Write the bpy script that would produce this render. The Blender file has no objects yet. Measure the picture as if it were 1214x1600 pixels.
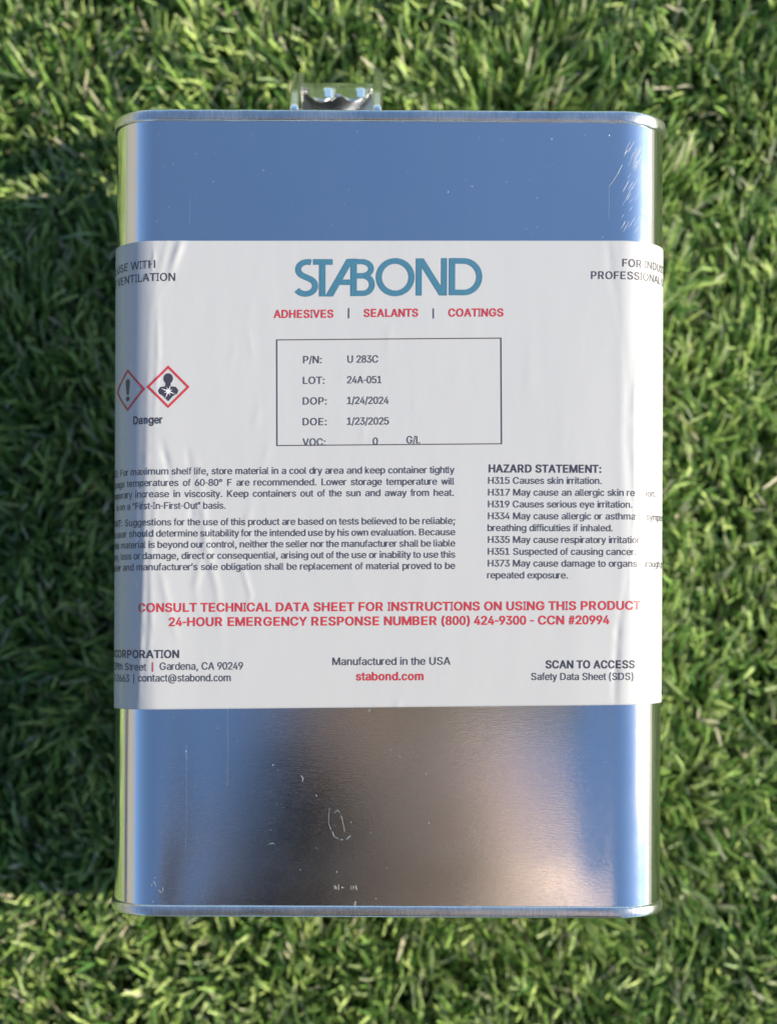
import bpy, bmesh, math, random, os
import numpy as np
from mathutils import Vector, Matrix, noise

random.seed(7); rng = np.random.default_rng(7)
S = bpy.context.scene
C = S.collection
MM = 0.001
# ---------------------------------------------------------------- camera
K = 0.192                      # mm on the can's front face per photo pixel
FPX = 2311.0                   # focal length in photo pixels
NX, NY = 607.0, 957.0          # photo pixel straight below the lens
D = FPX * K                    # lens to front face, mm
CAN_BACK = 10.5                # height of the can's back above the soil, mm
DEPTH = 106.0
ZF = CAN_BACK + DEPTH          # front face height
cam_d = bpy.data.cameras.new('camera'); cam = bpy.data.objects.new('camera', cam_d); C.objects.link(cam)
cam.location = (0, 0, (ZF + D) * MM)
cam_d.sensor_fit = 'VERTICAL'; cam_d.sensor_height = 36.0; cam_d.lens = FPX / 1600 * 36
cam_d.shift_y = (NY - 800) / 1600
cam_d.clip_start = 0.001; cam_d.clip_end = 500
cam_d.dof.use_dof = True; cam_d.dof.focus_distance = (D + 1) * MM; cam_d.dof.aperture_fstop = 5.4
S.camera = cam
# ---------------------------------------------------------------- sky and sun
SUN_EL, SUN_AZ = math.radians(26), math.radians(3)      # azimuth from +x towards +y
w = bpy.data.worlds.new('World'); S.world = w; w.use_nodes = True
nt = w.node_tree; bg = nt.nodes['Background']
sky = nt.nodes.new('ShaderNodeTexSky'); sky.sky_type = 'NISHITA'; sky.sun_disc = False
sky.sun_elevation = SUN_EL; sky.sun_rotation = math.radians(90) - SUN_AZ
sky.air_density = 1.0; sky.dust_density = 0.0; sky.ozone_density = 3.0
nt.links.new(sky.outputs[0], bg.inputs[0]); bg.inputs[1].default_value = 0.13
sd = bpy.data.lights.new('sun', 'SUN'); sd.energy = 5.0; sd.angle = math.radians(0.53); sd.color = (1.0, 0.87, 0.66)
sun = bpy.data.objects.new('sun', sd); C.objects.link(sun)
sv = Vector((math.cos(SUN_EL) * math.cos(SUN_AZ), math.cos(SUN_EL) * math.sin(SUN_AZ), math.sin(SUN_EL)))
sun.rotation_euler = sv.to_track_quat('Z', 'Y').to_euler(); sun.location = sv * 5
S.view_settings.view_transform = 'Standard'; S.view_settings.look = 'None'
S.view_settings.exposure = 0.66; S.view_settings.gamma = 1
S.render.engine = 'CYCLES'
S.cycles.max_bounces = 10; S.cycles.transparent_max_bounces = 8
try: S.cycles.use_denoising = True
except Exception: pass

# ---------------------------------------------------------------- helpers
def mat(name, base=(.8, .8, .8), rough=.5, metal=0.0, spec=.5, coat=0.0, coat_rough=.05):
    m = bpy.data.materials.new(name); m.use_nodes = True
    p = m.node_tree.nodes['Principled BSDF']
    p.inputs['Base Color'].default_value = (*base, 1); p.inputs['Roughness'].default_value = rough
    p.inputs['Metallic'].default_value = metal; p.inputs['Specular IOR Level'].default_value = spec
    p.inputs['Coat Weight'].default_value = coat; p.inputs['Coat Roughness'].default_value = coat_rough
    return m
def node(m, t, **kw):
    n = m.node_tree.nodes.new(t)
    for k, v in kw.items(): setattr(n, k, v)
    return n
def link(m, a, b): m.node_tree.links.new(a, b)
def P(m): return m.node_tree.nodes['Principled BSDF']
def coords(m, scale, rot=(0, 0, 0)):
    tc = node(m, 'ShaderNodeTexCoord'); mp = node(m, 'ShaderNodeMapping')
    mp.inputs['Scale'].default_value = scale; mp.inputs['Rotation'].default_value = rot
    link(m, tc.outputs['Object'], mp.inputs[0]); return mp.outputs[0]
def ntex(m, vec, scale, detail=2, rough=.5):
    n = node(m, 'ShaderNodeTexNoise'); n.inputs['Scale'].default_value = scale
    n.inputs['Detail'].default_value = detail; n.inputs['Roughness'].default_value = rough
    link(m, vec, n.inputs['Vector']); return n.outputs[0]
def ramp(m, fac, stops):
    r = node(m, 'ShaderNodeValToRGB'); e = r.color_ramp.elements
    while len(e) < len(stops): e.new(.5)
    for el, (p, c) in zip(e, stops): el.position = p; el.color = c if len(c) == 4 else (*c, 1)
    link(m, fac, r.inputs[0]); return r.outputs[0]
def bump(m, h, strength, dist, prev=None):
    b = node(m, 'ShaderNodeBump'); b.inputs['Strength'].default_value = strength; b.inputs['Distance'].default_value = dist
    link(m, h, b.inputs['Height'])
    if prev is not None: link(m, prev, b.inputs['Normal'])
    return b.outputs[0]

def mesh_obj(name, verts, faces, m, parent=None, smooth=True):
    me = bpy.data.meshes.new(name)
    me.from_pydata([tuple(v) for v in verts], [], faces); me.update()
    if smooth: me.polygons.foreach_set('use_smooth', [True] * len(me.polygons))
    if m: me.materials.append(m)
    o = bpy.data.objects.new(name, me); C.objects.link(o)
    if parent: o.parent = parent
    return o
def thing(name, label, cat, loc=(0, 0, 0), group=None):
    o = bpy.data.objects.new(name, None); C.objects.link(o); o.location = loc
    o.empty_display_size = .02
    o['label'] = label; o['category'] = cat
    if group: o['group'] = group
    return o

# ---------------------------------------------------------------- materials
def tin_material(name, rough=.1, grain=.25, dirt=True):
    m = mat(name, (.91, .92, .93), rough, 1.0)
    v = coords(m, (420, 3800, 420)); g = ntex(m, v, 1.0, 3, .7)          # fine rolling grain across the sheet
    v2 = coords(m, (18, 18, 18)); l = ntex(m, v2, 1.0, 2, .5)
    b = bump(m, g, grain, .000016)
    b = bump(m, l, .25, .00004, b)
    link(m, b, P(m).inputs['Normal'])
    v3 = coords(m, (60, 60, 60)); s = ntex(m, v3, 1.0, 4, .6)
    r = ramp(m, s, [(.3, (rough * .8,) * 3), (.7, (rough * 1.35,) * 3)])
    link(m, r, P(m).inputs['Roughness'])
    gl = node(m, 'ShaderNodeBsdfAnisotropic'); gl.inputs['Roughness'].default_value = .42; gl.inputs['Color'].default_value = (.85, .85, .84, 1)
    v5 = coords(m, (900, 2600, 900)); link(m, bump(m, ntex(m, v5, 1.0, 3, .7), 1.0, .00005), gl.inputs['Normal'])   # worn micro-scratches: a wide faint lobe
    v6 = coords(m, (35, 20, 35)); sc_ = ramp(m, ntex(m, v6, 1.0, 4, .65), [(.35, (.012,) * 3), (.7, (.05,) * 3)])
    mx = node(m, 'ShaderNodeMixShader'); link(m, sc_, mx.inputs[0]); link(m, P(m).outputs[0], mx.inputs[1]); link(m, gl.outputs[0], mx.inputs[2])
    link(m, mx.outputs[0], m.node_tree.nodes['Material Output'].inputs[0])
    if dirt:                                                              # tiny flecks of dull residue
        v4 = coords(m, (330, 330, 330)); f = ntex(m, v4, 1.0, 2, .5)
        c = ramp(m, f, [(.78, (.91, .92, .93)), (.84, (.62, .63, .64))])
        link(m, c, P(m).inputs['Base Color'])
    return m
M = {}
M['tin'] = tin_material('tinplate', .10, 1.0)
M['seam'] = tin_material('seam_tinplate', .27, 1.0)
v = coords(M['seam'], (1500, 260, 1500)); sn = ntex(M['seam'], v, 1.0, 3, .7)
link(M['seam'], bump(M['seam'], sn, .8, .00005), P(M['seam']).inputs['Normal'])
link(M['seam'], ramp(M['seam'], sn, [(.3, (.62, .64, .62)), (.62, (.84, .85, .83)), (.72, (.95, .95, .93))]), P(M['seam']).inputs['Base Color'])
M['handle'] = tin_material('handle_tinplate', .22, .8)
M['dark_tin'] = mat('shade_tinplate', (.30, .32, .36), .30, 1.0)  # tin darkened in its colour to read as shade under the strap
# paper label: satin white with faint fibre and a thin clear coat
m = mat('label_paper', (.53, .54, .55), .55, 0, .4, .45, .075); M['label'] = m
v = coords(m, (900, 250, 900)); a = ntex(m, v, 1.0, 3, .6)
v2 = coords(m, (160, 50, 160)); b_ = ntex(m, v2, 1.0, 3, .55)
bb = bump(m, a, .35, .00003); bb = bump(m, b_, .5, .00009, bb)
link(m, bb, P(m).inputs['Normal']); link(m, bb, P(m).inputs['Coat Normal'])
def ink(name, c):
    m = mat(name, c, .45, 0, .5, .5, .14)
    v = coords(m, (900, 250, 900)); a = ntex(m, v, 1.0, 3, .6)
    link(m, bump(m, a, .35, .00003), P(m).inputs['Normal'])
    v = coords(m, (4000, 4000, 4000)); n = ntex(m, v, 1.0, 2, .6)
    hi = tuple(min(1, x * 1.25 + .02) for x in c)
    link(m, ramp(m, n, [(.35, c), (.7, hi)]), P(m).inputs['Base Color'])
    return m
M['black'] = ink('black_ink', (.035, .032, .050))
M['grey'] = ink('grey_ink', (.050, .048, .066))
M['red'] = ink('red_ink', (.50, .026, .036))
M['blue'] = ink('blue_ink', (.045, .165, .25))
M['white'] = ink('white_ink', (.74, .745, .77))
M['residue'] = mat('dried_residue', (.46, .48, .50), .40, .7)

# ---------------------------------------------------------------- the can's geometry (mm)
W = 168.5; R = 15.0
Y_TOP = (NY - 172) * K; Y_BOT = (NY - 1433.5) * K
HW = W / 2
SEAM_H = 3.3
can = thing('metal_can', 'shiny rectangular tinplate can lying on its back with a white printed paper label', 'can',
            (0, (Y_TOP + Y_BOT) / 2 * MM, CAN_BACK * MM))
CAN_LOC = Vector((0, (Y_TOP + Y_BOT) / 2, CAN_BACK))
can.rotation_euler = (0, 0, math.radians(-0.22))
def L(p): return ((p[0] - CAN_LOC.x) * MM, (p[1] - CAN_LOC.y) * MM, (p[2] - CAN_LOC.z) * MM)

def ring(off, n=14, nf=60, ns=14):
    """closed outline of the can's cross section, grown by off; list of (x, z, nx, nz)"""
    r = R + off; a = HW - R; z1 = ZF - R; z0 = CAN_BACK + R
    pts = []
    cs = [((a, z1), 90, 0), ((a, z0), 0, -90), ((-a, z0), -90, -180), ((-a, z1), 180, 90)]
    out = []
    for (c, a0, a1) in cs:
        for i in range(n + 1):
            t = math.radians(a0 + (a1 - a0) * i / n)
            out.append((c[0] + r * math.cos(t), c[1] + r * math.sin(t), math.cos(t), math.sin(t)))
        # straight run to the next corner is subdivided
        k = cs.index((c, a0, a1)); nc = cs[(k + 1) % 4]
        p0 = out[-1]; t = math.radians(nc[1]); q = (nc[0][0] + r * math.cos(t), nc[0][1] + r * math.sin(t))
        m_ = nf if k in (1, 3) else ns
        for i in range(1, m_):
            f = i / m_
            out.append((p0[0] + (q[0] - p0[0]) * f, p0[1] + (q[1] - p0[1]) * f, p0[2], p0[3]))
    return out

def gauss(x, s): return math.exp(-(x / s) ** 2)
def body_disp(x, y, nz):
    """gentle oil-canning of the front sheet, a crease by each lower corner"""
    if nz < .99: return 0
    edge = min(1, (HW - R - abs(x)) / 14) if abs(x) < HW - R else 0
    if edge <= 0: return 0
    edge = edge * edge * (3 - 2 * edge)
    ye = min(1, min(Y_TOP - 4 - y, y - Y_BOT - 4) / 16); ye = max(0, ye); ye = ye * ye * (3 - 2 * ye)
    d = .28 * math.sin(x * .021 + .4) * math.cos(y * .013 + .2) * ye
    d += .10 * noise.noise(Vector((x * .02, y * .016, 3.1))) * ye
    d -= .35 * gauss(math.hypot(x + 66, (y - Y_BOT - 9) * .6), 7)
    return d * edge
def loft(name, rings_, m, parent, close_ends=False, disp=None, wob=None):
    """rings_: list of (y, offset)"""
    V, F = [], []
    n = None
    for (y, off) in rings_:
        rg = ring(off); n = len(rg)
        for (x, z, nx, nz) in rg:
            yy = y
            d = disp(x, y, nz) if disp else 0
            if wob: yy, dd = wob(x, z, y, off); d += dd
            V.append(L((x + nx * d, yy, z + nz * d)))
    for j in range(len(rings_) - 1):
        for i in range(n):
            a = j * n + i; b = j * n + (i + 1) % n
            F.append((a, b, b + n, a + n))
    if close_ends: F.append(tuple(range(n))[::-1]); F.append(tuple(range((len(rings_) - 1) * n, len(rings_) * n)))
    o = mesh_obj(name, V, F, m, parent)
    me = o.data; bm = bmesh.new(); bm.from_mesh(me); bmesh.ops.recalc_face_normals(bm, faces=bm.faces); bm.to_mesh(me); bm.free()
    return o
ys = np.linspace(Y_BOT + 2.0, Y_TOP - 2.0, 110)
loft('body', [(y, 0) for y in ys], M['tin'], can, disp=body_disp)
# double seams: rolled lip standing proud of the wall at both ends
def seam_rings(y0, sgn):
    pr = [(-3.5, .02), (-3.45, .35), (-3.2, .62), (-2.8, .78), (-2.2, .85), (-1.5, .86), (-.9, .80), (-.4, .62), (-.1, .30),
          (0, -.15), (-.15, -.65), (-.5, -.95), (-1.2, -1.1), (-3.0, -1.2)]
    return [(y0 + sgn * a, b) for a, b in pr]
def wob_top(x, z, y, off):
    k = 1 if off > .0 and (Y_TOP - y) > 1.8 else 0
    cor = gauss(x - (HW - 8), 9) * (1 if z > ZF - 14 else 0)
    cl = gauss(x + (HW - 8), 7) * (.4 if z > ZF - 14 else 0)
    dy = -k * ((cor * (.5 + .8 * noise.noise(Vector((x * .35, z * .35, 1))))) + cl * .5 * noise.noise(Vector((x * .5, z * .4, 4)))) 
    dy += .10 * noise.noise(Vector((x * .15, z * .1, 9)))
    return y + dy, .16 * noise.noise(Vector((x * .22, z * .22, 2 + y * .2)))
def wob_bot(x, z, y, off):
    return y + .06 * noise.noise(Vector((x * .1, z * .1, 5))), .08 * noise.noise(Vector((x * .2, z * .2, 7 + y * .2)))
loft('top_seam', seam_rings(Y_TOP, 1), M['seam'], can, wob=wob_top)
loft('bottom_seam', seam_rings(Y_BOT, -1), M['seam'], can, wob=wob_bot)
loft('top_panel', [(Y_TOP - 3.0, -1.15), (Y_TOP - 3.3, -1.6), (Y_TOP - 3.4, -3.2)], M['tin'], can, close_ends=True)
loft('base_panel', [(Y_BOT + 3.0, -1.15), (Y_BOT + 3.3, -1.6), (Y_BOT + 3.4, -3.2)], M['tin'], can, close_ends=True)

# ---------------------------------------------------------------- label
A_FLAT = HW - R
def ridge(path, width, amp, side=1.0):
    return ([Vector(((x - NX) * K, (NY - y) * K)) for x, y in path], width * K * .72, amp, side)
RIDGES = [
    ridge([(262, 372), (254, 410), (243, 450), (235, 475), (232, 560), (230, 700), (227, 850), (222, 1000), (218, 1112)], 8, .20),
    ridge([(285, 372), (272, 410), (262, 440), (240, 478)], 9, .22),
    ridge([(237, 372), (240, 402), (236, 430)], 4, .08),
    ridge([(246, 470), (247, 560), (243, 640), (240, 700)], 6, .07),
    ridge([(238, 700), (246, 760), (240, 830), (236, 900), (238, 980), (226, 1112)], 7, .09),
    ridge([(252, 690), (262, 730), (270, 790), (262, 850)], 8, -.12),
    ridge([(305, 690), (308, 730), (318, 790), (322, 850), (340, 920), (348, 1010)], 9, .11),
    ridge([(292, 700), (300, 760), (300, 830)], 7, -.10),
    ridge([(424, 690), (408, 730), (392, 790), (380, 850)], 9, .08),
    ridge([(318, 860), (306, 920), (318, 980), (322, 1060)], 9, .10),
    ridge([(375, 870), (392, 930), (386, 970)], 7, .07),
    ridge([(250, 880), (262, 940), (280, 1010), (270, 1080)], 9, .08),
    ridge([(392, 470), (388, 510), (394, 560)], 7, .035), ridge([(362, 500), (366, 540), (358, 580)], 8, .03),
    ridge([(398, 600), (404, 640), (396, 670)], 8, .035), ridge([(610, 500), (604, 560), (606, 600)], 5, .03),
    ridge([(648, 610), (646, 660), (650, 700)], 6, .03), ridge([(568, 640), (566, 700)], 6, .03),
    ridge([(626, 1080), (622, 1110)], 7, .06), ridge([(683, 1020), (690, 1070)], 7, .035), ridge([(470, 930), (466, 1000)], 8, .03),
    ridge([(560, 400), (556, 460)], 8, .025), ridge([(820, 430), (830, 520), (822, 620)], 12, .03),
    ridge([(880, 640), (870, 760), (880, 860)], 12, .03),
    ridge([(948, 372), (952, 420), (962, 480), (974, 530), (980, 600), (978, 680), (984, 780)], 9, -.13),
    ridge([(990, 860), (976, 920), (966, 980), (962, 1040), (960, 1112)], 8, -.14),
    ridge([(996, 500), (994, 560), (990, 620), (990, 700), (992, 800), (984, 900), (986, 1000)], 5, .09),
]
def seg_dist(p, path):
    best = 1e9; bt = 0; n = len(path) - 1
    for i in range(n):
        a, b = path[i], path[i + 1]; ab = b - a
        t = max(0, min(1, (p - a).dot(ab) / ab.length_squared)); d = (p - (a + ab * t)).length
        if d < best: best = d; bt = (i + t) / n
    return best, bt
_bb = [(min(p.x for p in r[0]) - 3 * r[1], max(p.x for p in r[0]) + 3 * r[1], min(p.y for p in r[0]) - 3 * r[1], max(p.y for p in r[0]) + 3 * r[1]) for r in RIDGES]
def wrinkle(s, v):
    h = 0; p = Vector((s, v))
    for r, b in zip(RIDGES, _bb):
        if b[0] < s < b[1] and b[2] < v < b[3]:
            d, t = seg_dist(p, r[0])
            e = .55 + .45 * math.sin(t * 5 + r[0][0].x)
            taper = min(1, 4 * t + .25) * min(1, 4 * (1 - t) + .25)
            h += 2.0 * r[2] * gauss(d, r[1]) * e * taper * (.8 + .5 * noise.noise(Vector((s * .1, v * .25, 6))))
    h += .018 * noise.noise(Vector((s * .22, v * .07, 0))) + .05 * noise.noise(Vector((s * .05, v * .03, 5)))
    return h
def wrap(s, v, off=0.0):
    """label coordinates -> scene mm. s runs round the wall, 0 on the middle of the front"""
    if -A_FLAT <= s <= A_FLAT:
        x, z, nx, nz = s, ZF, 0, 1
        off += body_disp(x, v, 1)
    else:
        sg = 1 if s > 0 else -1; q = abs(s) - A_FLAT; arc = R * math.pi / 2
        if q < arc:
            t = q / R; nx, nz = math.sin(t) * sg, math.cos(t)
            x, z = sg * A_FLAT + R * nx, ZF - R + R * nz
        else:
            nx, nz = sg, 0; x, z = sg * HW, ZF - R - (q - arc)
    off += .32 + max(-.27, wrinkle(s, v))
    return L((x + nx * off, v, z + nz * off))
SLOPE = .0085
def ltop(s): return (NY - 376.5) * K + s * .004
def lbot(s): return (NY - 1105) * K + s * .0135
arcL = A_FLAT + R * math.pi / 2 + 38
ss = np.concatenate([np.linspace(-arcL, -A_FLAT - 20, 20)[:-1], np.linspace(-A_FLAT - 20, -30, 190)[:-1],
                     np.linspace(-30, 55, 110)[:-1], np.linspace(55, A_FLAT + 20, 90)[:-1], np.linspace(A_FLAT + 20, arcL, 20)])
nv = 250
V, F = [], []
for s in ss:
    t0, b0 = ltop(s), lbot(s)
    for j in range(nv + 1): V.append(wrap(float(s), b0 + (t0 - b0) * j / nv))
for i in range(len(ss) - 1):
    for j in range(nv):
        a = i * (nv + 1) + j; F.append((a, a + nv + 1, a + nv + 2, a + 1))
label = mesh_obj('label', V, F, M['label'], can)
sol = label.modifiers.new('thickness', 'SOLIDIFY'); sol.thickness = .00010; sol.offset = -1
# ---- print
FONT = None
try:
    fp = os.path.join(bpy.utils.resource_path('LOCAL'), 'datafiles', 'fonts', 'Inter.woff2')
    if os.path.exists(fp): FONT = bpy.data.fonts.load(fp)
except Exception: FONT = None
_cache = {}
def outlines(ch):
    cu = bpy.data.curves.new('tmp', 'FONT'); cu.body = ch; cu.size = 1.0; cu.resolution_u = 3; cu.fill_mode = 'NONE'
    if FONT: cu.font = FONT
    o = bpy.data.objects.new('tmp', cu); C.objects.link(o)
    e = o.evaluated_get(bpy.context.evaluated_depsgraph_get()); me = e.to_mesh()
    co = [Vector((v.co.x, v.co.y)) for v in me.vertices]; nb = {}
    for ed in me.edges:
        i, j = ed.vertices; nb.setdefault(i, []).append(j); nb.setdefault(j, []).append(i)
    seen, loops = set(), []
    for st0 in range(len(co)):
        if st0 in seen or st0 not in nb: continue
        lp = [st0]; seen.add(st0); nxt = st0 + 1 if st0 + 1 in nb[st0] else nb[st0][0]
        while nxt not in seen:
            lp.append(nxt); seen.add(nxt); c_ = [k for k in nb[nxt] if k not in seen]
            if not c_: break
            nxt = c_[0]
        p = [co[i] for i in lp]; p = [v for i, v in enumerate(p) if (v - p[i - 1]).length > 1e-5]
        if len(p) > 2: loops.append(p)
    e.to_mesh_clear(); bpy.data.objects.remove(o); bpy.data.curves.remove(cu)
    return loops
def area(p): return sum(p[i - 1].x * p[i].y - p[i].x * p[i - 1].y for i in range(len(p))) / 2
def glyph(ch, bold):
    """outline filled by the non-zero rule in horizontal bands -> (verts, quads)"""
    if ('g', ch, bold) in _cache: return _cache[('g', ch, bold)]
    loops = outlines(ch)
    if not loops: return [], []
    sg = 1 if area(max(loops, key=lambda p: abs(area(p)))) > 0 else -1
    off = (.017 if bold else .0035); L2 = []
    for p in loops:
        n = len(p); q_ = []
        for i in range(n):
            d1 = (p[i] - p[i - 1]).normalized(); d2 = (p[(i + 1) % n] - p[i]).normalized(); t = d1 + d2
            t = t.normalized() if t.length > 1e-6 else d1
            q_.append(p[i] + Vector((t.y, -t.x)) * sg * off / max(.6, t.dot(d1)))
        L2.append(q_)
    ysr = sorted(round(v.y, 4) for p in L2 for v in p); lo, hi = ysr[0], ysr[-1]
    cuts = [lo]
    for y in sorted(ysr + [lo + (hi - lo) * i / 22 for i in range(23)]):
        if y - cuts[-1] > .007: cuts.append(y)
    cuts[-1] = hi
    edges_ = [(p[i - 1], p[i]) for p in L2 for i in range(len(p))]
    V_, F_ = [], []
    for y0, y1 in zip(cuts[:-1], cuts[1:]):
        ym = (y0 + y1) / 2; cr = []
        for A_, B_ in edges_:
            if (A_.y <= ym) != (B_.y <= ym):
                sl = (B_.x - A_.x) / (B_.y - A_.y); xm = A_.x + sl * (ym - A_.y); sl = max(-6, min(6, sl))
                lo_, hi_ = min(A_.x, B_.x), max(A_.x, B_.x)
                cr.append((xm, max(lo_, min(hi_, xm - sl * (ym - y0))), max(lo_, min(hi_, xm + sl * (y1 - ym))), 1 if B_.y > A_.y else -1))
        cr.sort(); wn = 0; st_ = None
        for c_ in cr:
            if wn == 0: st_ = c_
            wn += c_[3]
            if wn == 0 and st_ is not None:
                n = len(V_); V_ += [(st_[1], y0), (c_[1], y0), (c_[2], y1), (st_[2], y1)]; F_.append((n, n + 1, n + 2, n + 3))
    _cache[('g', ch, bold)] = (V_, F_); return V_, F_
_h = glyph('H', False)[0]; CAP = max(v[1] for v in _h)
AW = dict(zip(' !"#$%&\'()*+,-./0123456789:;?@', [278, 278, 355, 556, 556, 889, 667, 191, 333, 333, 389, 584, 278, 333, 278, 278] + [556] * 10 + [278, 278, 556, 1015]))
AW.update(zip('ABCDEFGHIJKLMNOPQRSTUVWXYZ', [667, 667, 722, 722, 667, 611, 778, 722, 278, 500, 667, 556, 833, 722, 778, 667, 778, 722, 667, 611, 722, 667, 944, 667, 667, 611]))
AW.update(zip('abcdefghijklmnopqrstuvwxyz', [556, 556, 500, 556, 556, 278, 556, 556, 222, 222, 500, 222, 833, 556, 556, 556, 556, 333, 500, 278, 556, 500, 722, 500, 500, 500]))
AW.update({'°': 400, '“': 333, '”': 333, '’': 222, '|': 260})
BW = dict(AW); BW.update(zip('AKLJbcdfhgijklmnopqrstuvwxy:', [722, 722, 611, 556, 611, 556, 611, 333, 611, 611, 278, 278, 556, 278, 889, 611, 611, 611, 611, 389, 556, 333, 611, 556, 778, 556, 556, 333]))
def adv(txt, bold):
    """width in cap heights"""
    t = BW if bold else AW
    return sum(t.get(ch, 556) for ch in txt) / 716.0
def word_mesh(txt, bold):
    key = (txt, bold)
    if key in _cache: return _cache[key]
    t = BW if bold else AW; V_, F_ = [], []; x = 0
    for ch in txt:
        a = t.get(ch, 556) / 716.0; gv, gf = glyph(ch, bold)
        if gv:
            lo = min(v[0] for v in gv) / CAP; hi = max(v[0] for v in gv) / CAP; wd = hi - lo; sc = min(1.0, (a - (.03 if ch in 'AVWXYTvwxyfrtz/' else .115)) / wd)
            shift = {'r': -.02, 'f': -.0, 'L': .03, 'F': .02, 'P': .01}.get(ch, 0)
            x0 = x + (a - wd * sc) / 2 + shift; n = len(V_)
            V_ += [(x0 + (v[0] / CAP - lo) * sc, v[1] / CAP) for v in gv]; F_ += [tuple(n + i for i in f) for f in gf]
        x += a
    _cache[key] = (V_, F_); return _cache[key]
class Print:
    """collects flat print laid on the label, in photo pixels"""
    def __init__(self): self.V, self.F = [], []
    def tri(self, vs, ts, lift=.10):
        n = len(self.V)
        for (px, py) in vs: self.V.append(wrap((px - NX) * K, (NY - py) * K, lift))
        self.F += [tuple(n + i for i in t) for t in ts]
    def text(self, txt, x0, y, cap, x1=None, bold=False, justify=False, align='l', cond=.95, slope=SLOPE):
        """baseline starts at (x0, y); cap height in px; x1 fits the width"""
        sy = cap; sx = sy * (cond / .95); words = txt.split(' ')
        wds = [adv(q, bold) * sx for q in words]; gap = .388 * sx
        if x1 is not None and x1 > x0:
            if justify and len(words) > 1: gap = (x1 - x0 - sum(wds)) / (len(words) - 1)
            else:
                f = (x1 - x0) / (sum(wds) + gap * (len(words) - 1)); sx *= f; gap *= f; wds = [q * f for q in wds]
        tot = sum(wds) + gap * (len(words) - 1)
        x = x0 if align == 'l' else x0 - tot
        xs = x0
        for q, wd in zip(words, wds):
            vs, ts = word_mesh(q, bold)
            pts = [(x + a * sx, y - b * sy - slope * (x + a * sx - xs)) for a, b in vs]
            self.tri(pts, ts); x += wd + gap
        return self
    def poly(self, pts, lift=.10): # convex polygon
        self.tri(pts, [(0, i, i + 1) for i in range(1, len(pts) - 1)], lift); return self
    def stroke(self, pts, wd, closed=False, lift=.10):
        pts = [Vector(p) for p in pts]; n = len(pts); Lf, Rt = [], []
        for i in range(n):
            if closed: a, b = pts[(i - 1) % n], pts[(i + 1) % n]
            else: a, b = pts[max(0, i - 1)], pts[min(n - 1, i + 1)]
            d1 = (pts[i] - a); d2 = (b - pts[i])
            d1 = d1.normalized() if d1.length > 1e-9 else d2.normalized(); d2 = d2.normalized() if d2.length > 1e-9 else d1
            t = (d1 + d2).normalized(); nn = Vector((-t.y, t.x)); c = max(.4, t.dot(d1))
            Lf.append(pts[i] + nn * (wd / 2 / c)); Rt.append(pts[i] - nn * (wd / 2 / c))
        m_ = n if closed else n - 1
        vs = [tuple(p) for p in Lf + Rt]; ts = []
        for i in range(m_):
            j = (i + 1) % n; ts += [(i, j, n + j), (i, n + j, n + i)]
        self.tri(vs, ts, lift); return self
    def build(self, name, m):
        o = mesh_obj(name, self.V, self.F, m, label, smooth=False)
        return o
def line(p, q, n=20): return [(p[0] + (q[0] - p[0]) * i / n, p[1] + (q[1] - p[1]) * i / n) for i in range(n + 1)]
def arc(c, r, a0, a1, n=24, ry=None):
    ry = ry or r
    return [(c[0] + r * math.cos(math.radians(a0 + (a1 - a0) * i / n)), c[1] - ry * math.sin(math.radians(a0 + (a1 - a0) * i / n))) for i in range(n + 1)]
# headline lettering, drawn in strokes (coordinates read in an enlarged view, then scaled)
Q = 430 / 1214.0
def q(p): return (400 + p[0] * Q, 380 + p[1] * Q)
lg = Print(); sw = 25 * Q
def st(pts, wd=25, **k): lg.stroke([q(p) for p in pts], wd * Q, **k)
st(arc((226, 118), 42, 70, 240, 20, ry=33) + arc((216, 191), 43, 62, -150, 24, ry=35))   # S
st([(250, 85), (335, 85)]); st(line((290, 74), (290, 237), 4), 27)                                   # T
lg.poly([q(p) for p in ((303, 237), (337, 237), (430, 71), (398, 71))])                               # A diagonal
st(line((428, 70), (428, 235), 4), 27); st([(362, 174), (416, 174)], 24)                              # A stem and bar
st([(430, 83)] + arc((463, 114), 42, 90, -90, 20, ry=31) + [(430, 146)], 23)                          # B upper bowl
st([(430, 146)] + arc((469, 184), 40, 90, -90, 20, ry=38.5) + [(430, 223)], 24)                       # B lower bowl
st(arc((611, 151), 72, 0, 360, 60, ry=71.5)[:-1], 25, closed=True)                                    # O
st(line((715, 68), (715, 232), 4), 25); st(line((826, 66), (826, 231), 4), 25)                        # N stems
lg.poly([q(p) for p in ((703, 68), (735, 68), (838, 231), (806, 231))])
st(line((861, 66), (861, 230), 4), 26)                                                                # D
st([(862, 78)] + arc((912, 148), 69, 90, -90, 34, ry=69.5) + [(862, 217)], 25)
lg.build('headline_lettering', M['blue'])
def s_of(px):        # photo pixel on the left bend -> unwrapped pixel
    xf = NX - A_FLAT / K; r = R / K
    if px >= xf: return px
    return xf - r * math.asin(min(1, (xf - px) / r))
def T_(name, ink_, *lines):
    p = Print()
    for a, kw in lines: p.text(*a, **kw)
    return p.build(name, M[ink_])
def t(*a, **kw): return (a, kw)
T_('slogan_lettering', 'red', t('ADHESIVES', 427, 497.5, 12, 521, bold=True), t('SEALANTS', 567, 495.5, 12, 653, bold=True), t('COATINGS', 699, 494.5, 12, 786, bold=True))
T_('instruction_lettering', 'red', t('CONSULT TECHNICAL DATA SHEET FOR INSTRUCTIONS ON USING THIS PRODUCT', 216, 957.5, 13.2, 1002, bold=True),
   t('24-HOUR EMERGENCY RESPONSE NUMBER (800) 424-9300 - CCN #20994', 265, 979.5, 13.2, 953, bold=True))
T_('website_lettering', 'red', t('stabond.com', 557, 1063, 12.5, 664, bold=True))
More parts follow.
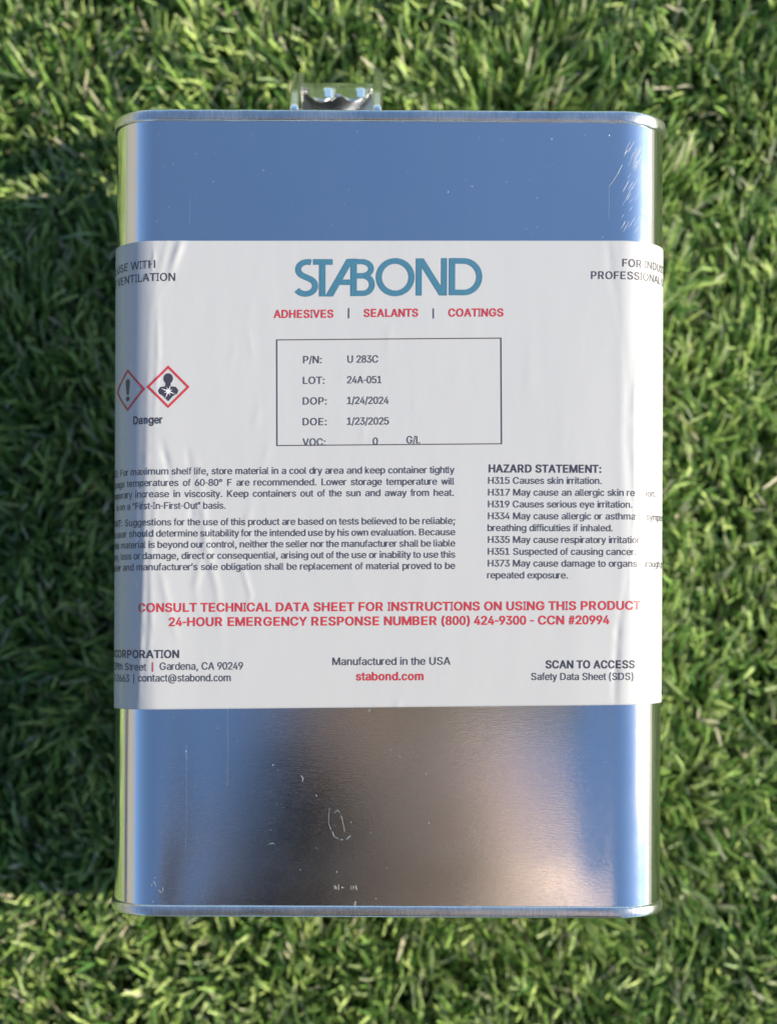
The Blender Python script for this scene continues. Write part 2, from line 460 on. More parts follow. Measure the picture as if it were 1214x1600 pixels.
Print().stroke([(240.5, 1036), (240.5, 1051)], 1.5).build('divider_line', M['red'])
for x in (544, 676): Print().stroke([(x, 482), (x, 498)], 1.6).build('divider_line', M['grey'])
Print().stroke([(208.5, 1055), (208.5, 1070)], 1.3).build('divider_line', M['grey'])
cA = (s_of(201) - 4, 609); cB = (263, 606)
for c in (cA, cB):
    h_ = 31.0
    dd = [(c[0], c[1] - h_), (c[0] + h_, c[1]), (c[0], c[1] + h_), (c[0] - h_, c[1])]
    ring_ = []
    for i in range(4): ring_ += line(dd[i], dd[(i + 1) % 4], 10)[:-1]
    Print().stroke(ring_, 3.2, closed=True).build('hazard_diamond', M['red'])
bx = [(432, 532), (781.5, 528), (783, 693), (433, 697)]
ring_ = []
for i in range(4): ring_ += line(bx[i], bx[(i + 1) % 4], 30)[:-1]
Print().stroke(ring_, 1.5, closed=True).build('data_box', M['grey'])
rows_ = [t(a, 472, 568.3 + 32.3 * i, 11.3, cond=.97) for i, a in enumerate(('P/N:', 'LOT:', 'DOP:', 'DOE:'))]
rows_ += [t(b, 541.5, 567.2 + 32.3 * i, 11.3, x1) for i, (b, x1) in enumerate((('U 283C', 591), ('24A-051', 596.5), ('1/24/2024', 607.5), ('1/23/2025', 608)))]
rows_ += [t('VOC:', 473, 697, 11.3, 509.5), t('0', 582, 695.5, 11.5), t('G/L', 634, 693, 11.5, 657)]
T_('data_lettering', 'grey', *rows_)
def para(name, lines, xr, extra=()):
    out = []
    for txt_, y, wd_, xa in lines:
        k = txt_.index(wd_); xs = s_of(xa); yl = y + SLOPE * (xr - xs)
        out.append(t(txt_[k:], xs, yl, 10.6, xr, justify=True))
        out.append(t(txt_[:k].strip(), xs - 5, yl + .02, 10.6, align='r'))
    T_(name, 'grey', *out, *extra)
para('storage_lettering', [('STORAGE: For maximum shelf life, store material in a cool dry area and keep container tightly', 739.0, 'For', 184),
     ('Storage temperatures of 60-80° F are recommended. Lower storage temperature will', 757.0, 'temperatures', 197),
     ('temporary increase in viscosity. Keep containers out of the sun and away from heat.', 774.5, 'increase', 211)], 710,
     [t('is on a “First-In-First-Out” basis.', s_of(179.5) - 6, 797.5, 10.6, 354)])
para('liability_lettering', [('IMPORTANT: Suggestions for the use of this product are based on tests believed to be reliable;', 818.5, 'Suggestions', 193),
      ('The user should determine suitability for the intended use by his own evaluation. Because', 836.0, 'should', 201),
      ('this material is beyond our control, neither the seller nor the manufacturer shall be liable', 853.5, 'material', 186),
      ('injury, loss or damage, direct or consequential, arising out of the use or inability to use this', 871.0, 'loss', 186),
      ('seller and manufacturer’s sole obligation shall be replacement of material proved to be', 888.5, 'and', 190)], 712)
HZ = [('H315 Causes skin irritation.', 940.5), ('H317 May cause an allergic skin reaction.', None), ('H319 Causes serious eye irritation.', 988.5),
      ('H334 May cause allergic or asthmatic symptoms or', None), ('breathing difficulties if inhaled.', 958), ('H335 May cause respiratory irritation.', None),
      ('H351 Suspected of causing cancer.', None), ('H373 May cause damage to organs through prolonged or', None), ('repeated exposure.', 888.5)]
T_('hazard_lettering', 'grey', *[t(a, 761.5, 755.5 + 18.45 * i, 10.6, x1, slope=.002) for i, (a, x1) in enumerate(HZ)])
T_('hazard_heading', 'black', t('HAZARD STATEMENT:', 762.5, 737.5, 12.0, 940, bold=True, slope=0.0))
T_('origin_lettering', 'grey', t('Manufactured in the USA', 520, 1039.5, 11.8, 705))
T_('address_lettering', 'grey', t('W 139th Street', s_of(231), 1049, 11.2, align='r'), t('Gardena, CA 90249', 250.5, 1048, 11.6, 382),
   t('2-2663', s_of(203), 1067.5, 11.2, align='r'), t('contact@stabond.com', 216.5, 1066.5, 11.6, 363))
T_('company_lettering', 'black', t('STABOND CORPORATION', 282.5, 1029, 12.0, align='r', bold=True))
T_('ventilation_lettering', 'black', t('CAUTION: USE WITH', 243.5, 420.5, 12.3, align='r'), t('ADEQUATE VENTILATION', 274.5, 440.5, 12.3, align='r'))
T_('industrial_lettering', 'black', t('FOR INDUSTRIAL AND', 969, 415.5, 11.9, cond=.92, slope=0.0), t('PROFESSIONAL USE ONLY', 920.5, 435, 11.9, cond=.94, slope=0.0))
T_('danger_lettering', 'black', t('Danger', 205, 663.5, 12, 255, bold=True))
T_('scan_lettering', 'black', t('SCAN TO ACCESS', 852.5, 1043, 12.0, 993, bold=True, slope=.004))
T_('data_sheet_lettering', 'grey', t('Safety Data Sheet (SDS)', 830, 1061.5, 11.2, 991, slope=.004))
c = cA; pb = Print()
pb.poly([(c[0] - 4.6, c[1] - 13), (c[0] - 3, c[1] - 16.5), (c[0], c[1] - 17.6), (c[0] + 3, c[1] - 16.5), (c[0] + 4.6, c[1] - 13), (c[0] + 2.2, c[1] + 7), (c[0] - 2.2, c[1] + 7)])
pb.poly(arc((c[0], c[1] + 13.5), 3.9, 0, 342, 14)); pb.build('exclamation_mark', M['black'])
c = cB; pb = Print()
pb.poly(arc((c[0], c[1] - 13), 7.2, 0, 345, 18, ry=8.2))
pb.poly([(c[0] - 3.6, c[1] - 7), (c[0] + 3.6, c[1] - 7), (c[0] + 4.5, c[1] + 2), (c[0] - 4.5, c[1] + 2)], .11)
pb.poly([(c[0] - 15.5, c[1] + 5.5), (c[0] - 12, c[1] + .2), (c[0] - 4, c[1] - 1), (c[0] + 4, c[1] - 1), (c[0] + 12, c[1] + .2), (c[0] + 15.8, c[1] + 5.5),
         (c[0] + 14, c[1] + 10.5), (c[0] + 7, c[1] + 14.5), (c[0] + .2, c[1] + 22.5), (c[0] - 7, c[1] + 14.5), (c[0] - 14, c[1] + 10.5)])
pb.build('torso_symbol', M['black'])
pw = Print(); cc = (c[0], c[1] + 7)
for k_ in range(8):
    a = math.radians(k_ * 45 + 22); r1 = 7.5 if k_ % 2 else 12.5
    t_ = (cc[0] + r1 * math.cos(a), cc[1] + r1 * math.sin(a)); n_ = (-math.sin(a) * 1.2, math.cos(a) * 1.2)
    pw.poly([(cc[0] + n_[0], cc[1] + n_[1]), t_, (cc[0] - n_[0], cc[1] - n_[1])], .15)
pw.build('star_symbol', M['white'])

# ---------------------------------------------------------------- handle bracket on the top end
HX0, HX1 = -29.7, -4.0; HZ0 = ZF - 32; YT = Y_TOP - 3.2
YH = YT + 24.6
def box_pts(x0, x1, y0, y1, z0, z1, m, name, parent, bev=.4):
    bm = bmesh.new(); r = bmesh.ops.create_cube(bm, size=1)
    for v in bm.verts:
        v.co = Vector(L((x0 + (v.co.x + .5) * (x1 - x0), y0 + (v.co.y + .5) * (y1 - y0), z0 + (v.co.z + .5) * (z1 - z0))))
    if bev: bmesh.ops.bevel(bm, geom=bm.edges[:], offset=bev * MM, segments=3, affect='EDGES')
    me = bpy.data.meshes.new(name); bm.to_mesh(me); bm.free(); me.materials.append(m)
    for p in me.polygons: p.use_smooth = True
    o = bpy.data.objects.new(name, me); C.objects.link(o); o.parent = parent; return o
# strap: an arch in the y-z plane swept across x, edges rolled over
def arch(t):     # t 0..1 front foot -> rear foot
    pts = [(YT, HZ0 + 12), (YT + 8, HZ0 + 10), (YH - 9, HZ0 + 5), (YH - 1, HZ0 - 5), (YH + .4, HZ0 - 16), (YH, HZ0 - 32), (YH - 4, HZ0 - 38), (YT, HZ0 - 41)]
    f = t * (len(pts) - 1); i = min(int(f), len(pts) - 2); g = f - i
    return (pts[i][0] * (1 - g) + pts[i + 1][0] * g, pts[i][1] * (1 - g) + pts[i + 1][1] * g)
lobes = [(-21.6, 4.9), (-11.3, 4.9)]
handle = None
def front_edge(x):                    # lower edge of the front web: two rounded tabs
    y = YH - 3.6 - 3.6 * max(0, 1 - ((x + 16.4) / 5.0) ** 2) ** .5
    for c_, r_ in lobes:
        d = abs(x - c_)
        if d < r_: y = min(y, YH - 3.6 - 6.8 * math.sqrt(1 - (d / r_) ** 2) ** .9)
    return y
nx_ = 120; V, F = [], []
rows = 22
for i in range(nx_ + 1):
    x = HX0 + (HX1 - HX0) * i / nx_
    ye = front_edge(x)
    hinge = min(1, max(0, (x - HX0) / 2, 0), max(0, (HX1 - x) / 2))
    for j in range(rows + 1):         # front web from tab edge up to the crown
        y = ye + (YH - 1.2 - ye) * j / rows
        z = HZ0 + 5 - (y - (YH - 9)) * 1.05
        for c_, r_ in lobes:
            d = abs(x - c_)
            if d < r_: z += 1.5 * min(1, 2.2 * (1 - d / r_)) * min(1, max(0, (YH - 1.5 - y) / 3))
            if .3 < x - c_ < r_ - .7 and YH - 9.0 < y < YH - 3.0: z += -.5 + (y - YH + 6.0) * .50     # pressed window
        V.append(L((x, y, z)))
    for k_ in range(1, 15):           # over the crown and back to the rear foot
        t = 3.1 / 7 + (1 - 3.1 / 7) * k_ / 14; y, z = arch(t); V.append(L((x, y, z)))
n_ = rows + 15
for i in range(nx_):
    for j in range(n_ - 1):
        a = i * n_ + j; F.append((a, a + n_, a + n_ + 1, a + 1))
handle = mesh_obj('handle', V, F, M['handle'], can)
so = handle.modifiers.new('sheet', 'SOLIDIFY'); so.thickness = .0009; so.offset = 0
for x in (HX0, HX1):                  # rolled side rails running down to the end panel
    V, F = [], []; N = 60; kk = 10
    rp_ = [(YT, HZ0 + 17), (YT + 8, HZ0 + 16), (YH - 10, HZ0 + 11), (YH - 2, HZ0 + 1), (YH + 1.2, HZ0 - 5), (YH + 1.4, HZ0 - 34), (YH - 2, HZ0 - 40), (YT, HZ0 - 42)]
    def rail(t):
        f = t * (len(rp_) - 1); i = min(int(f), len(rp_) - 2); g_0 = f - i
        return (rp_[i][0] * (1 - g_0) + rp_[i + 1][0] * g_0, rp_[i][1] * (1 - g_0) + rp_[i + 1][1] * g_0)
    for j in range(N + 1):
        t = j / N; y, z = rail(t); y2, z2 = rail(min(1, t + .01)); y1, z1 = rail(max(0, t - .01))
        ty, tz = y2 - y1, z2 - z1; l_ = math.hypot(ty, tz); ny, nz = tz / l_, -ty / l_
        if ny * 0 + (y - YT) * 0 + 1: pass
        cyc, czc = YT + 8, HZ0 - 20
        if (y - cyc) * ny + (z - czc) * nz < 0: ny, nz = -ny, -nz
        for k_ in range(kk):
            a = 2 * math.pi * k_ / kk
            dx = 1.5 * math.copysign(abs(math.cos(a)) ** .6, math.cos(a)); dn = .9 * math.copysign(abs(math.sin(a)) ** .6, math.sin(a)) + 1.0
            V.append(L((x + dx, y + ny * dn, z + nz * dn)))
    for j in range(N):
        for k_ in range(kk):
            a = j * kk + k_; b = j * kk + (k_ + 1) % kk; F.append((a, b, b + kk, a + kk))
    o = mesh_obj('rolled_edge', V, F, M['handle'], handle)
box_pts(HX0 + 1.2, HX1 - 1.2, YT, YH - 2.5, HZ0 - 9, HZ0 - 8, M['dark_tin'], 'handle_shade_plate', handle, .2)  # added dark sheet standing in for the shade behind the tabs
# base plate of the bracket, below the tabs
box_pts(HX0 - .5, HX1 + .5, YT - .2, YT + .8, HZ0 - 44, HZ0 + 4, M['handle'], 'handle_foot', handle, .3)

# ---------------------------------------------------------------- marks on the sheet: dried drips, nicks, hairline scratches
V, F = [], []
def mark(pts, wd):
    global V, F
    pts = [Vector(((x - NX) * K, (NY - y) * K)) for x, y in pts]
    n = len(pts); b0 = len(V)
    for i, p in enumerate(pts):
        d = pts[min(n - 1, i + 1)] - pts[max(0, i - 1)]; d = d.normalized() if d.length else Vector((1, 0))
        e = Vector((-d.y, d.x)) * wd * K / 2 * (.25 + .75 * math.sin(math.pi * (i + .3) / (n - .4)) ** .6)
        for sg in (1, 0, -1):
            q_ = p + e * sg; lift = .03 + (.05 if sg == 0 else 0) * min(1, wd)
            V.append(L((q_.x, q_.y, ZF + body_disp(q_.x, q_.y, 1) + lift)))
    for i in range(n - 1):
        for k_ in range(2):
            a = b0 + i * 3 + k_; F.append((a, a + 1, a + 4, a + 3))
def jit(pts, n=14, j=.5):
    out = []
    for i in range(len(pts) - 1):
        for t in range(n // (len(pts) - 1)):
            f = t / (n // (len(pts) - 1)); a, b = pts[i], pts[i + 1]
            out.append((a[0] + (b[0] - a[0]) * f + random.uniform(-j, j), a[1] + (b[1] - a[1]) * f + random.uniform(-j, j)))
    return out + [pts[-1]]
mark(jit([(521, 1300), (525, 1308), (530, 1311)], 12, .8), 1.3); mark(jit([(534, 1312), (538, 1313)], 6, .8), 2.0); mark(jit([(543, 1312), (549, 1306)], 8, .8), 2.0)
mark(jit([(524, 1271), (529, 1266), (533, 1270)], 8, .6), 1.0); mark(jit([(535, 1275), (539, 1290), (540, 1300)], 16, .4), .45)
mark(jit([(517, 1262), (515, 1285), (520, 1298)], 18, .4), .4)
mark(jit([(556, 1418), (558, 1408)], 8, .4), 3.2); mark(jit([(423, 1320), (427, 1318), (431, 1319)], 8, .4), 1.6)
mark(jit([(577, 1112), (580, 1108)], 6, .3), 2.2); mark([(472, 1212), (475, 1217), (474, 1222)], 1.4)
for _ in range(9):
    x = random.uniform(524, 560); mark([(x, 1384 + random.uniform(-3, 3)), (x + random.uniform(-1, 1), 1389 + random.uniform(-2, 2))], .8)
for _ in range(8):
    x = random.uniform(240, 258); y = random.uniform(1372, 1412); mark(jit([(x, y), (x + random.uniform(-4, 4), y + random.uniform(1, 6))], 4, .3), random.uniform(.8, 2))
for x, y0, y1 in ((293, 1165, 1330), (357, 1110, 1230), (295, 310, 352), (949, 290, 340)):
    mark(jit([(x, y0), (x + .6, (y0 + y1) / 2), (x, y1)], 20, .15), .14)
mark(jit([(949, 290), (953, 285), (963, 270), (970, 255)], 16, .2), .6)
for _ in range(34):                                   # slanting rub marks by the right edge
    x = random.uniform(968, 990); y = random.uniform(230, 370); l_ = random.uniform(5, 22)
    mark(jit([(x, y), (x + l_ * .55, y - l_)], 8, .15), random.uniform(.2, .6))
for _ in range(110):
    x = random.uniform(230, 960); y = random.choice([random.uniform(200, 370), random.uniform(1115, 1410), random.uniform(1115, 1410)])
    l_ = random.uniform(.6, 2.6); a = random.uniform(0, 6.28)
    mark([(x, y), (x + l_ * .5 * math.cos(a), y + l_ * .5 * math.sin(a)), (x + l_ * math.cos(a), y + l_ * math.sin(a))], random.uniform(.5, 1.1))
mk = mesh_obj('residue_mark', V, F, M['residue'], can); mk['kind'] = 'stuff'

# ---------------------------------------------------------------- ground, turf
m = mat('turf_backing', (.02, .035, .012), .9)
v = coords(m, (1, 1, 1)); n1 = ntex(m, v, 300, 4, .7); n2 = ntex(m, v, 6, 3, .5)
link(m, ramp(m, n1, [(.3, (.012, .022, .008)), (.7, (.05, .08, .025))]), P(m).inputs['Base Color'])
M['soil'] = m
V, F = [], []
gx = [-60, -20, -6, -2, -1, -.5, 0, .5, 1, 2, 6, 20, 60]
for i, x in enumerate(gx):
    for y in gx: V.append((x, y, 0.0095 if max(abs(x), abs(y)) < 1.2 else .016))
nn_ = len(gx)
for i in range(nn_ - 1):
    for j in range(nn_ - 1): a = i * nn_ + j; F.append((a, a + nn_, a + nn_ + 1, a + 1))
g = mesh_obj('ground', V, F, M['soil'], smooth=False); g['kind'] = 'structure'

def blade_material(name, stops, rough=.42):
    m = mat(name, (.1, .2, .04), rough, 0, .5)
    ge = node(m, 'ShaderNodeNewGeometry')
    c = ramp(m, ge.outputs['Random Per Island'], stops)
    tc = coords(m, (2500, 2500, 60)); st_ = ntex(m, tc, 1.0, 2, .5)
    mx = node(m, 'ShaderNodeMix', data_type='RGBA', blend_type='MULTIPLY'); mx.inputs[0].default_value = .5
    link(m, c, mx.inputs[6]); link(m, ramp(m, st_, [(.3, (.7, .7, .7)), (.7, (1.1, 1.1, 1.1))]), mx.inputs[7])
    link(m, mx.outputs[2], P(m).inputs['Base Color'])
    tr = node(m, 'ShaderNodeBsdfTranslucent'); link(m, mx.outputs[2], tr.inputs[0])
    ms = node(m, 'ShaderNodeMixShader'); ms.inputs[0].default_value = .15
    link(m, P(m).outputs[0], ms.inputs[1]); link(m, tr.outputs[0], ms.inputs[2])
    link(m, ms.outputs[0], m.node_tree.nodes['Material Output'].inputs[0])
    return m
M['blade'] = blade_material('turf_blade', [(0, (.02, .06, .02)), (.25, (.09, .22, .05)), (.45, (.32, .52, .13)), (.68, (.60, .75, .26)), (.90, (.34, .46, .24)), (.97, (.66, .63, .48))])
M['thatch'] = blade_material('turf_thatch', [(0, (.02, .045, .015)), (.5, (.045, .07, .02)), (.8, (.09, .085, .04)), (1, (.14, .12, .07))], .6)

def in_can(x, y, pad=.0015):
    return (np.abs(x) < HW * MM + pad) & (y > Y_BOT * MM - pad) & (y < Y_TOP * MM + pad)
def blades(name, n, region, length, width, segs, m, lean=(.25, .75), hole=None, seed=1, clump=True, zroot=.006):
    r = np.random.default_rng(seed)
    x = r.uniform(region[0], region[1], n); y = r.uniform(region[2], region[3], n)
    if clump:     # tufts stitched in rows
        x = np.where(r.random(n) < .75, np.round(x / .0050) * .0050 + r.normal(0, .0009, n), x)
        y = np.where(r.random(n) < .75, np.round(y / .0062) * .0062 + r.normal(0, .0013, n), y)
    keep = ~in_can(x, y)
    if hole: keep &= ~((x > hole[0]) & (x < hole[1]) & (y > hole[2]) & (y < hole[3]))
    x, y = x[keep], y[keep]; n = len(x)
    Ln = r.uniform(*length, n) * np.array([.86 + .28 * noise.noise(Vector((a * 65, b * 55, 3.0))) for a, b in zip(x, y)]); Wd = r.uniform(*width, n)
    fx = np.array([noise.noise(Vector((a * 22, b * 22, 1.0))) for a, b in zip(x, y)])
    fy = np.array([noise.noise(Vector((a * 22, b * 22, 7.0))) for a, b in zip(x, y)])
    # lean: mostly up and down the picture, drifting in patches
    ld = np.stack([fx * 1.0 + r.normal(0, .36, n) - .1, fy * 1.5 + .25 + r.normal(0, .70, n)], 1)
    near = in_can(x, y, .022)
    dx = np.where(x > HW * MM, 1, np.where(x < -HW * MM, -1, 0)); dy = np.where(y > Y_TOP * MM, 1, np.where(y < Y_BOT * MM, -1, 0))
    ld[:, 0] = np.where(near & (dx != 0), np.abs(ld[:, 0]) * dx * .5, ld[:, 0]); ld[:, 1] = np.where(near & (dy != 0), np.abs(ld[:, 1]) * dy * .5, ld[:, 1])
    la = r.uniform(*lean, n) ; bend = r.uniform(.1, 1.25, n) * (1 + (r.random(n) < .15) * .7)
    az = np.arctan2(ld[:, 1], ld[:, 0]); mag = np.clip(np.hypot(ld[:, 0], ld[:, 1]), .25, 1.4)
    la = la * mag
    tw = r.uniform(-1.3, 1.3, n); ph = r.uniform(0, np.pi, n)
    pts = np.zeros((n, segs + 1, 2, 3)); cx, cy, cz = x.copy(), y.copy(), np.full(n, zroot) + 0.0
    for k_ in range(segs + 1):
        t = k_ / segs
        ang = la + bend * t ** 1.5 * 1.0
        wdir = az + np.pi / 2 + tw * t + (ph - np.pi / 2) * .8
        wv = Wd / 2 * (1.0 if t < .7 else (1.0 - (t - .7) / .3 * .65))
        ox, oy = np.cos(wdir) * wv, np.sin(wdir) * wv
        pts[:, k_, 0] = np.stack([cx - ox, cy - oy, cz], 1); pts[:, k_, 1] = np.stack([cx + ox, cy + oy, cz + wv * .25], 1)
        sl = Ln / segs; cx = cx + np.sin(ang) * np.cos(az) * sl; cy = cy + np.sin(ang) * np.sin(az) * sl; cz = cz + np.cos(ang) * sl
    vpb = (segs + 1) * 2
    co = pts.reshape(-1, 3)
    base = (np.arange(n) * vpb)[:, None, None]
    q4 = np.array([[2 * k_, 2 * k_ + 1, 2 * k_ + 3, 2 * k_ + 2] for k_ in range(segs)])[None]
    idx = (base + q4).reshape(-1)
    me = bpy.data.meshes.new(name); me.vertices.add(len(co)); me.vertices.foreach_set('co', co.reshape(-1).astype(np.float32))
    nf = n * segs; me.loops.add(nf * 4); me.loops.foreach_set('vertex_index', idx.astype(np.int32))
    me.polygons.add(nf); me.polygons.foreach_set('loop_start', np.arange(nf, dtype=np.int32) * 4)
    me.polygons.foreach_set('use_smooth', np.ones(nf, dtype=bool)); me.update(); me.validate()
    me.materials.append(m); o = bpy.data.objects.new(name, me); C.objects.link(o); o['kind'] = 'stuff'
    return o
NEAR = (-.23, .23, -.23, .29)
o = blades('turf_grass', 105000, NEAR, (.022, .037), (.0009, .0018), 5, M['blade'], lean=(.05, .5), seed=3)
o['label'] = 'green artificial grass blades around the can'; o['category'] = 'grass'
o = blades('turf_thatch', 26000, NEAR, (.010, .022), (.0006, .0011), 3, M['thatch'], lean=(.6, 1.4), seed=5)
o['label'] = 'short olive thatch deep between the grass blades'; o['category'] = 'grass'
o = blades('turf_grass', 150000, (-.62, .62, -.45, .55), (.028, .044), (.0024, .0038), 3, M['blade'], hole=NEAR, seed=8)
o['label'] = 'outer stretch of green artificial grass beyond the near blades'; o['category'] = 'grass'
o = blades('turf_grass', 60000, (-2.2, 2.2, -2.2, 2.2), (.030, .046), (.004, .006), 2, M['blade'], hole=(-.62, .62, -.45, .55), seed=9, clump=False)
o['label'] = 'distant green artificial grass far around the can'; o['category'] = 'grass'

# ---------------------------------------------------------------- what the bright sheet mirrors: paving and low walls beside the lawn
def slab(name, x0, x1, y0, y1, z0, z1, m, parent=None, bev=.004):
    bm = bmesh.new(); bmesh.ops.create_cube(bm, size=1)
    for v in bm.verts: v.co = Vector((x0 + (v.co.x + .5) * (x1 - x0), y0 + (v.co.y + .5) * (y1 - y0), z0 + (v.co.z + .5) * (z1 - z0)))
    bmesh.ops.bevel(bm, geom=bm.edges[:], offset=bev, segments=2, affect='EDGES')
    me = bpy.data.meshes.new(name); bm.to_mesh(me); bm.free(); me.materials.append(m)
    o = bpy.data.objects.new(name, me); C.objects.link(o); o.parent = parent; return o
m = mat('concrete', (.36, .34, .31), .85); v = coords(m, (1, 1, 1)); n1 = ntex(m, v, 40, 5, .6)
link(m, ramp(m, n1, [(.3, (.20, .195, .185)), (.7, (.28, .27, .26))]), P(m).inputs['Base Color']); link(m, bump(m, n1, .4, .002), P(m).inputs['Normal']); M['concrete'] = m
m = mat('wall_render', (.30, .29, .28), .9); v = coords(m, (1, 1, 1)); n1 = ntex(m, v, 25, 5, .6)
link(m, ramp(m, n1, [(.3, (.15, .15, .147)), (.7, (.21, .21, .205))]), P(m).inputs['Base Color']); link(m, bump(m, n1, .5, .004), P(m).inputs['Normal']); M['wall'] = m
for sx, x0 in ((-1, -1.25), (1, .42)):
    o = slab('path', x0, x0 + (.75 if sx < 0 else 1.1), -2.5, 2.5, .009, .040, M['concrete']); o['kind'] = 'structure'
for sx, x0, hgt, lb in ((-1, -1.9, .95, 'low grey rendered wall on the sunny left edge of the lawn'),):
    t_ = thing('garden_wall', lb, 'wall', (x0, 0, .01))
    a_ = slab('wall_body', -.08, .08, -3, 3, 0, hgt - .05, M['wall'], t_, .01)
    b_ = slab('coping', -.10, .10, -3.02, 3.02, hgt - .05, hgt, M['concrete'], t_, .008)

# ---------------------------------------------------------------- the photographer, leaning over the can: seen only as a soft reflection in the sheet
M['skin'] = mat('skin', (.66, .45, .38), .55); P(M['skin']).inputs['Subsurface Weight'].default_value = .1
P(M['skin']).inputs['Subsurface Radius'].default_value = (.01, .004, .002)
M['shirt'] = mat('pink_shirt', (.78, .59, .52), .9); M['shade_layer'] = mat('shade_black', (.012, .012, .016), .9); M['trousers'] = mat('dark_trousers', (.02, .022, .03), .9)  # the black one puts the left side's shade into colour
M['hair'] = mat('dark_hair', (.02, .015, .012), .7); M['shoe'] = mat('shoe_rubber', (.03, .03, .03), .6)
def skinned(name, chains, m, parent=None, root=None, sub=2):
    """chains of (x, y, z, rx, ry) in mm; equal points are shared"""
    V_, E_, Rr, idx = [], [], [], {}
    for ch in chains:
        prev = None
        for (x, y, z, r1, *r2) in ch:
            k_ = (round(x, 1), round(y, 1), round(z, 1))
            if k_ not in idx: idx[k_] = len(V_); V_.append((x * MM, y * MM, z * MM)); Rr.append((r1 * MM, (r2[0] if r2 else r1) * MM))
            if prev is not None: E_.append((prev, idx[k_]))
            prev = idx[k_]
    me = bpy.data.meshes.new(name); me.from_pydata(V_, E_, []); o = bpy.data.objects.new(name, me); C.objects.link(o)
    o.modifiers.new('skin', 'SKIN'); sb = o.modifiers.new('sub', 'SUBSURF'); sb.levels = sb.render_levels = sub
    if not me.skin_vertices: bpy.context.view_layer.objects.active = o; me.skin_vertices.new() if hasattr(me.skin_vertices, 'new') else None
    sk = me.skin_vertices[0].data
    for i, r_ in enumerate(Rr): sk[i].radius = r_; sk[i].use_root = (i == 0)
    dg = bpy.context.evaluated_depsgraph_get(); me2 = bpy.data.meshes.new_from_object(o.evaluated_get(dg))
    bpy.data.objects.remove(o); me2.name = name; me2.materials.clear(); me2.materials.append(m)
    for p in me2.polygons: p.use_smooth = True
    o = bpy.data.objects.new(name, me2); C.objects.link(o); o.parent = parent; return o
PX, PY = 0, -680
person = thing('person', 'crouching person in a dusty pink shirt, left side blackened as shade, mirrored in the can', 'person', (0, 0, .01))
hips = (-20, -640, 520, 150, 110); sp1 = (-26, -530, 640, 160, 110); sp2 = (-28, -410, 780, 186, 118); chest = (-20, -295, 880, 180, 120); upper = (28, -160, 930, 112, 100); nk = (36, -70, 1000, 58, 58)
hd0 = (34, -45, 1045, 64, 66); hd1 = (32, -20, 1075, 78, 84); hd2 = (30, 5, 1115, 74, 78); hd3 = (30, 10, 1155, 48, 50)
rs = (140, -350, 885, 56); re = (185, -450, 700, 44); rf = (182, -440, 640, 40); rw = (150, -400, 470, 28); rp = (150, -380, 400, 34, 20)
ls = (-185, -310, 900, 58); le = (-78, -235, 700, 40); lw = (-50, -88, 600, 26); lp = (-40, -55, 572, 30, 18)
fin = [[lp, (-30 + 2 * i, -48 + 19 * i, 562, 11), (-8, -48 + 19 * i, 557, 9.5), (14, -47 + 19 * i, 559, 8.5), (26, -46 + 19 * i, 561, 7.5)] for i in range(2)]
fin += [[lp, (-34, -10, 566, 11), (-22, 14, 570, 9.5), (-16, 26, 574, 8)], [lp, (-42, -14, 572, 11), (-32, 12, 580, 9.5), (-22, 26, 586, 8)]]
thumb = [lp, (-32, -66, 588, 13), (-10, -60, 592, 11), (8, -50, 590, 9)]
lfin = [[rp, (165 - 15 * i, -365, 360, 11), (165 - 15 * i, -350, 330, 9), (164 - 15 * i, -340, 305, 8)] for i in range(4)]
lth = [rp, (110, -365, 375, 11), (95, -355, 350, 9)]
rh, lh = (60, -570, 470, 88), (-140, -570, 470, 88)
rk, lk = (150, -400, 320, 58), (-190, -400, 320, 58); ra, la_ = (120, -620, 80, 38), (-170, -620, 80, 38)
rt, lt = (140, -500, 42, 34), (-190, -500, 42, 34)
skinned('body', [[hips, sp1, sp2, chest, upper, nk, hd0, hd1, hd2, hd3], [hd1, (32, 62, 1055, 22), (32, 86, 1045, 12)], [hd1, (114, -40, 1085, 12), (120, -38, 1093, 14)], [hd1, (-54, -40, 1085, 12), (-60, -38, 1093, 14)],
    [chest, rs, re, rf, rw, rp], *fin, thumb, [chest, ls, le, lw, lp], *lfin, lth, [hips, rh, rk, ra, rt], [hips, lh, lk, la_, lt]], M['skin'], person)
def g_(p, k): return (*p[:3], *[r_ + k for r_ in p[3:]])
skinned('shirt', [[g_(hips, 12), g_(sp1, 14), (-40, -440, 830, 190, 165), (-38, -345, 930, 192, 180), (-4, -175, 985, 148, 162), (30, -85, 1005, 74)], [(-38, -345, 930, 192, 180), g_(rs, 10), (150, -385, 790, 56)]], M['shirt'], person)
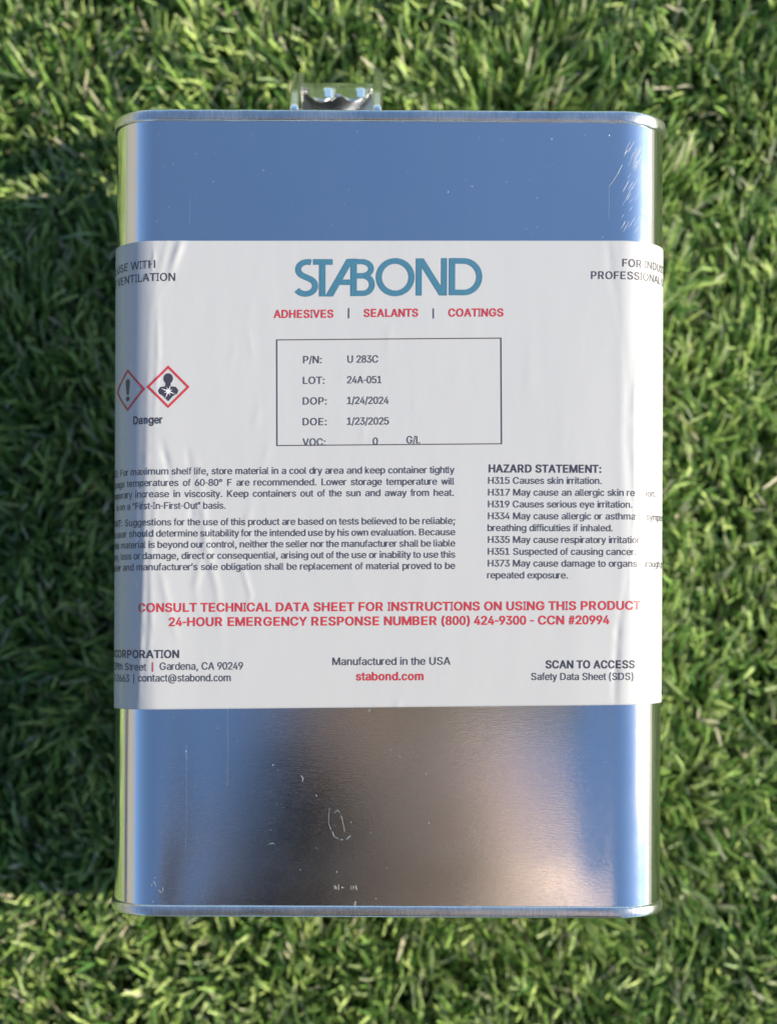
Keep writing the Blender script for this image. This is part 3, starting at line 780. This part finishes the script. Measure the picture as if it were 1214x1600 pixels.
skinned('shade_layer', [[(-92, -560, 640, 122, 96), (-110, -440, 800, 150, 150), (-104, -345, 880, 150, 176), (-50, -165, 925, 80, 150)], [(-104, -345, 880, 150, 176), g_(ls, 14), (-135, -290, 800, 56), g_(le, 14), (-64, -165, 655, 46), (-50, -92, 606, 40), (-44, -64, 590, 36)]], M['shade_layer'], person)  # added black layer over the left half, standing in for its shade
skinned('trousers', [[g_(hips, 8), g_(rh, 10), g_(rk, 14), (124, -600, 110, 52)], [g_(hips, 8), g_(lh, 10), g_(lk, 14), (-174, -600, 110, 52)]], M['trousers'], person)
skinned('hair', [[(28, -70, 1095, 60, 62), (32, -45, 1130, 74, 70), (34, -5, 1165, 74, 62), (34, 35, 1165, 54, 46)], [(32, -45, 1130, 74, 70), (-42, -45, 1115, 22)], [(32, -45, 1130, 74, 70), (106, -45, 1115, 22)]], M['hair'], person)
for xa, xb in ((120, 140), (-170, -190)): skinned('shoe', [[(xa, -650, 55, 42), ((xa + xb) / 2, -570, 46, 44), (xb, -480, 42, 40)]], M['shoe'], person)
# the phone: lens just above the viewpoint
ph = thing('phone', 'flat lilac phone held over the can, lens side down', 'phone', (.061, -.024, .5665))
m = mat('phone_back', (.90, .74, .72), .38, .85, .5, .0); M['phone'] = m
M['phone_frame'] = mat('phone_frame', (.6, .55, .6), .2, 1.0); M['glass_black'] = mat('screen_glass', (.01, .01, .012), .08)
def rrect(name, x0, x1, y0, y1, z0, z1, r_, m, parent):
    pts = []
    for cx_, cy_, a0 in ((x1 - r_, y1 - r_, 0), (x0 + r_, y1 - r_, 90), (x0 + r_, y0 + r_, 180), (x1 - r_, y0 + r_, 270)):
        for i in range(7): a = math.radians(a0 + 15 * i); pts.append((cx_ + r_ * math.cos(a), cy_ + r_ * math.sin(a)))
    n = len(pts); V_ = [(x * MM, y * MM, z * MM) for z in (z0, z1) for x, y in pts]
    F_ = [tuple(range(n))[::-1], tuple(range(n, 2 * n))] + [(i, (i + 1) % n, n + (i + 1) % n, n + i) for i in range(n)]
    return mesh_obj(name, V_, F_, m, parent, smooth=False)
rrect('back_panel', -73, 73, -36, 36, 0, .6, 10, M['phone'], ph)
rrect('frame', -73.5, 73.5, -36.5, 36.5, .6, 7.4, 10.5, M['phone_frame'], ph)
rrect('screen', -73, 73, -36, 36, 7.4, 8.0, 10, M['glass_black'], ph)
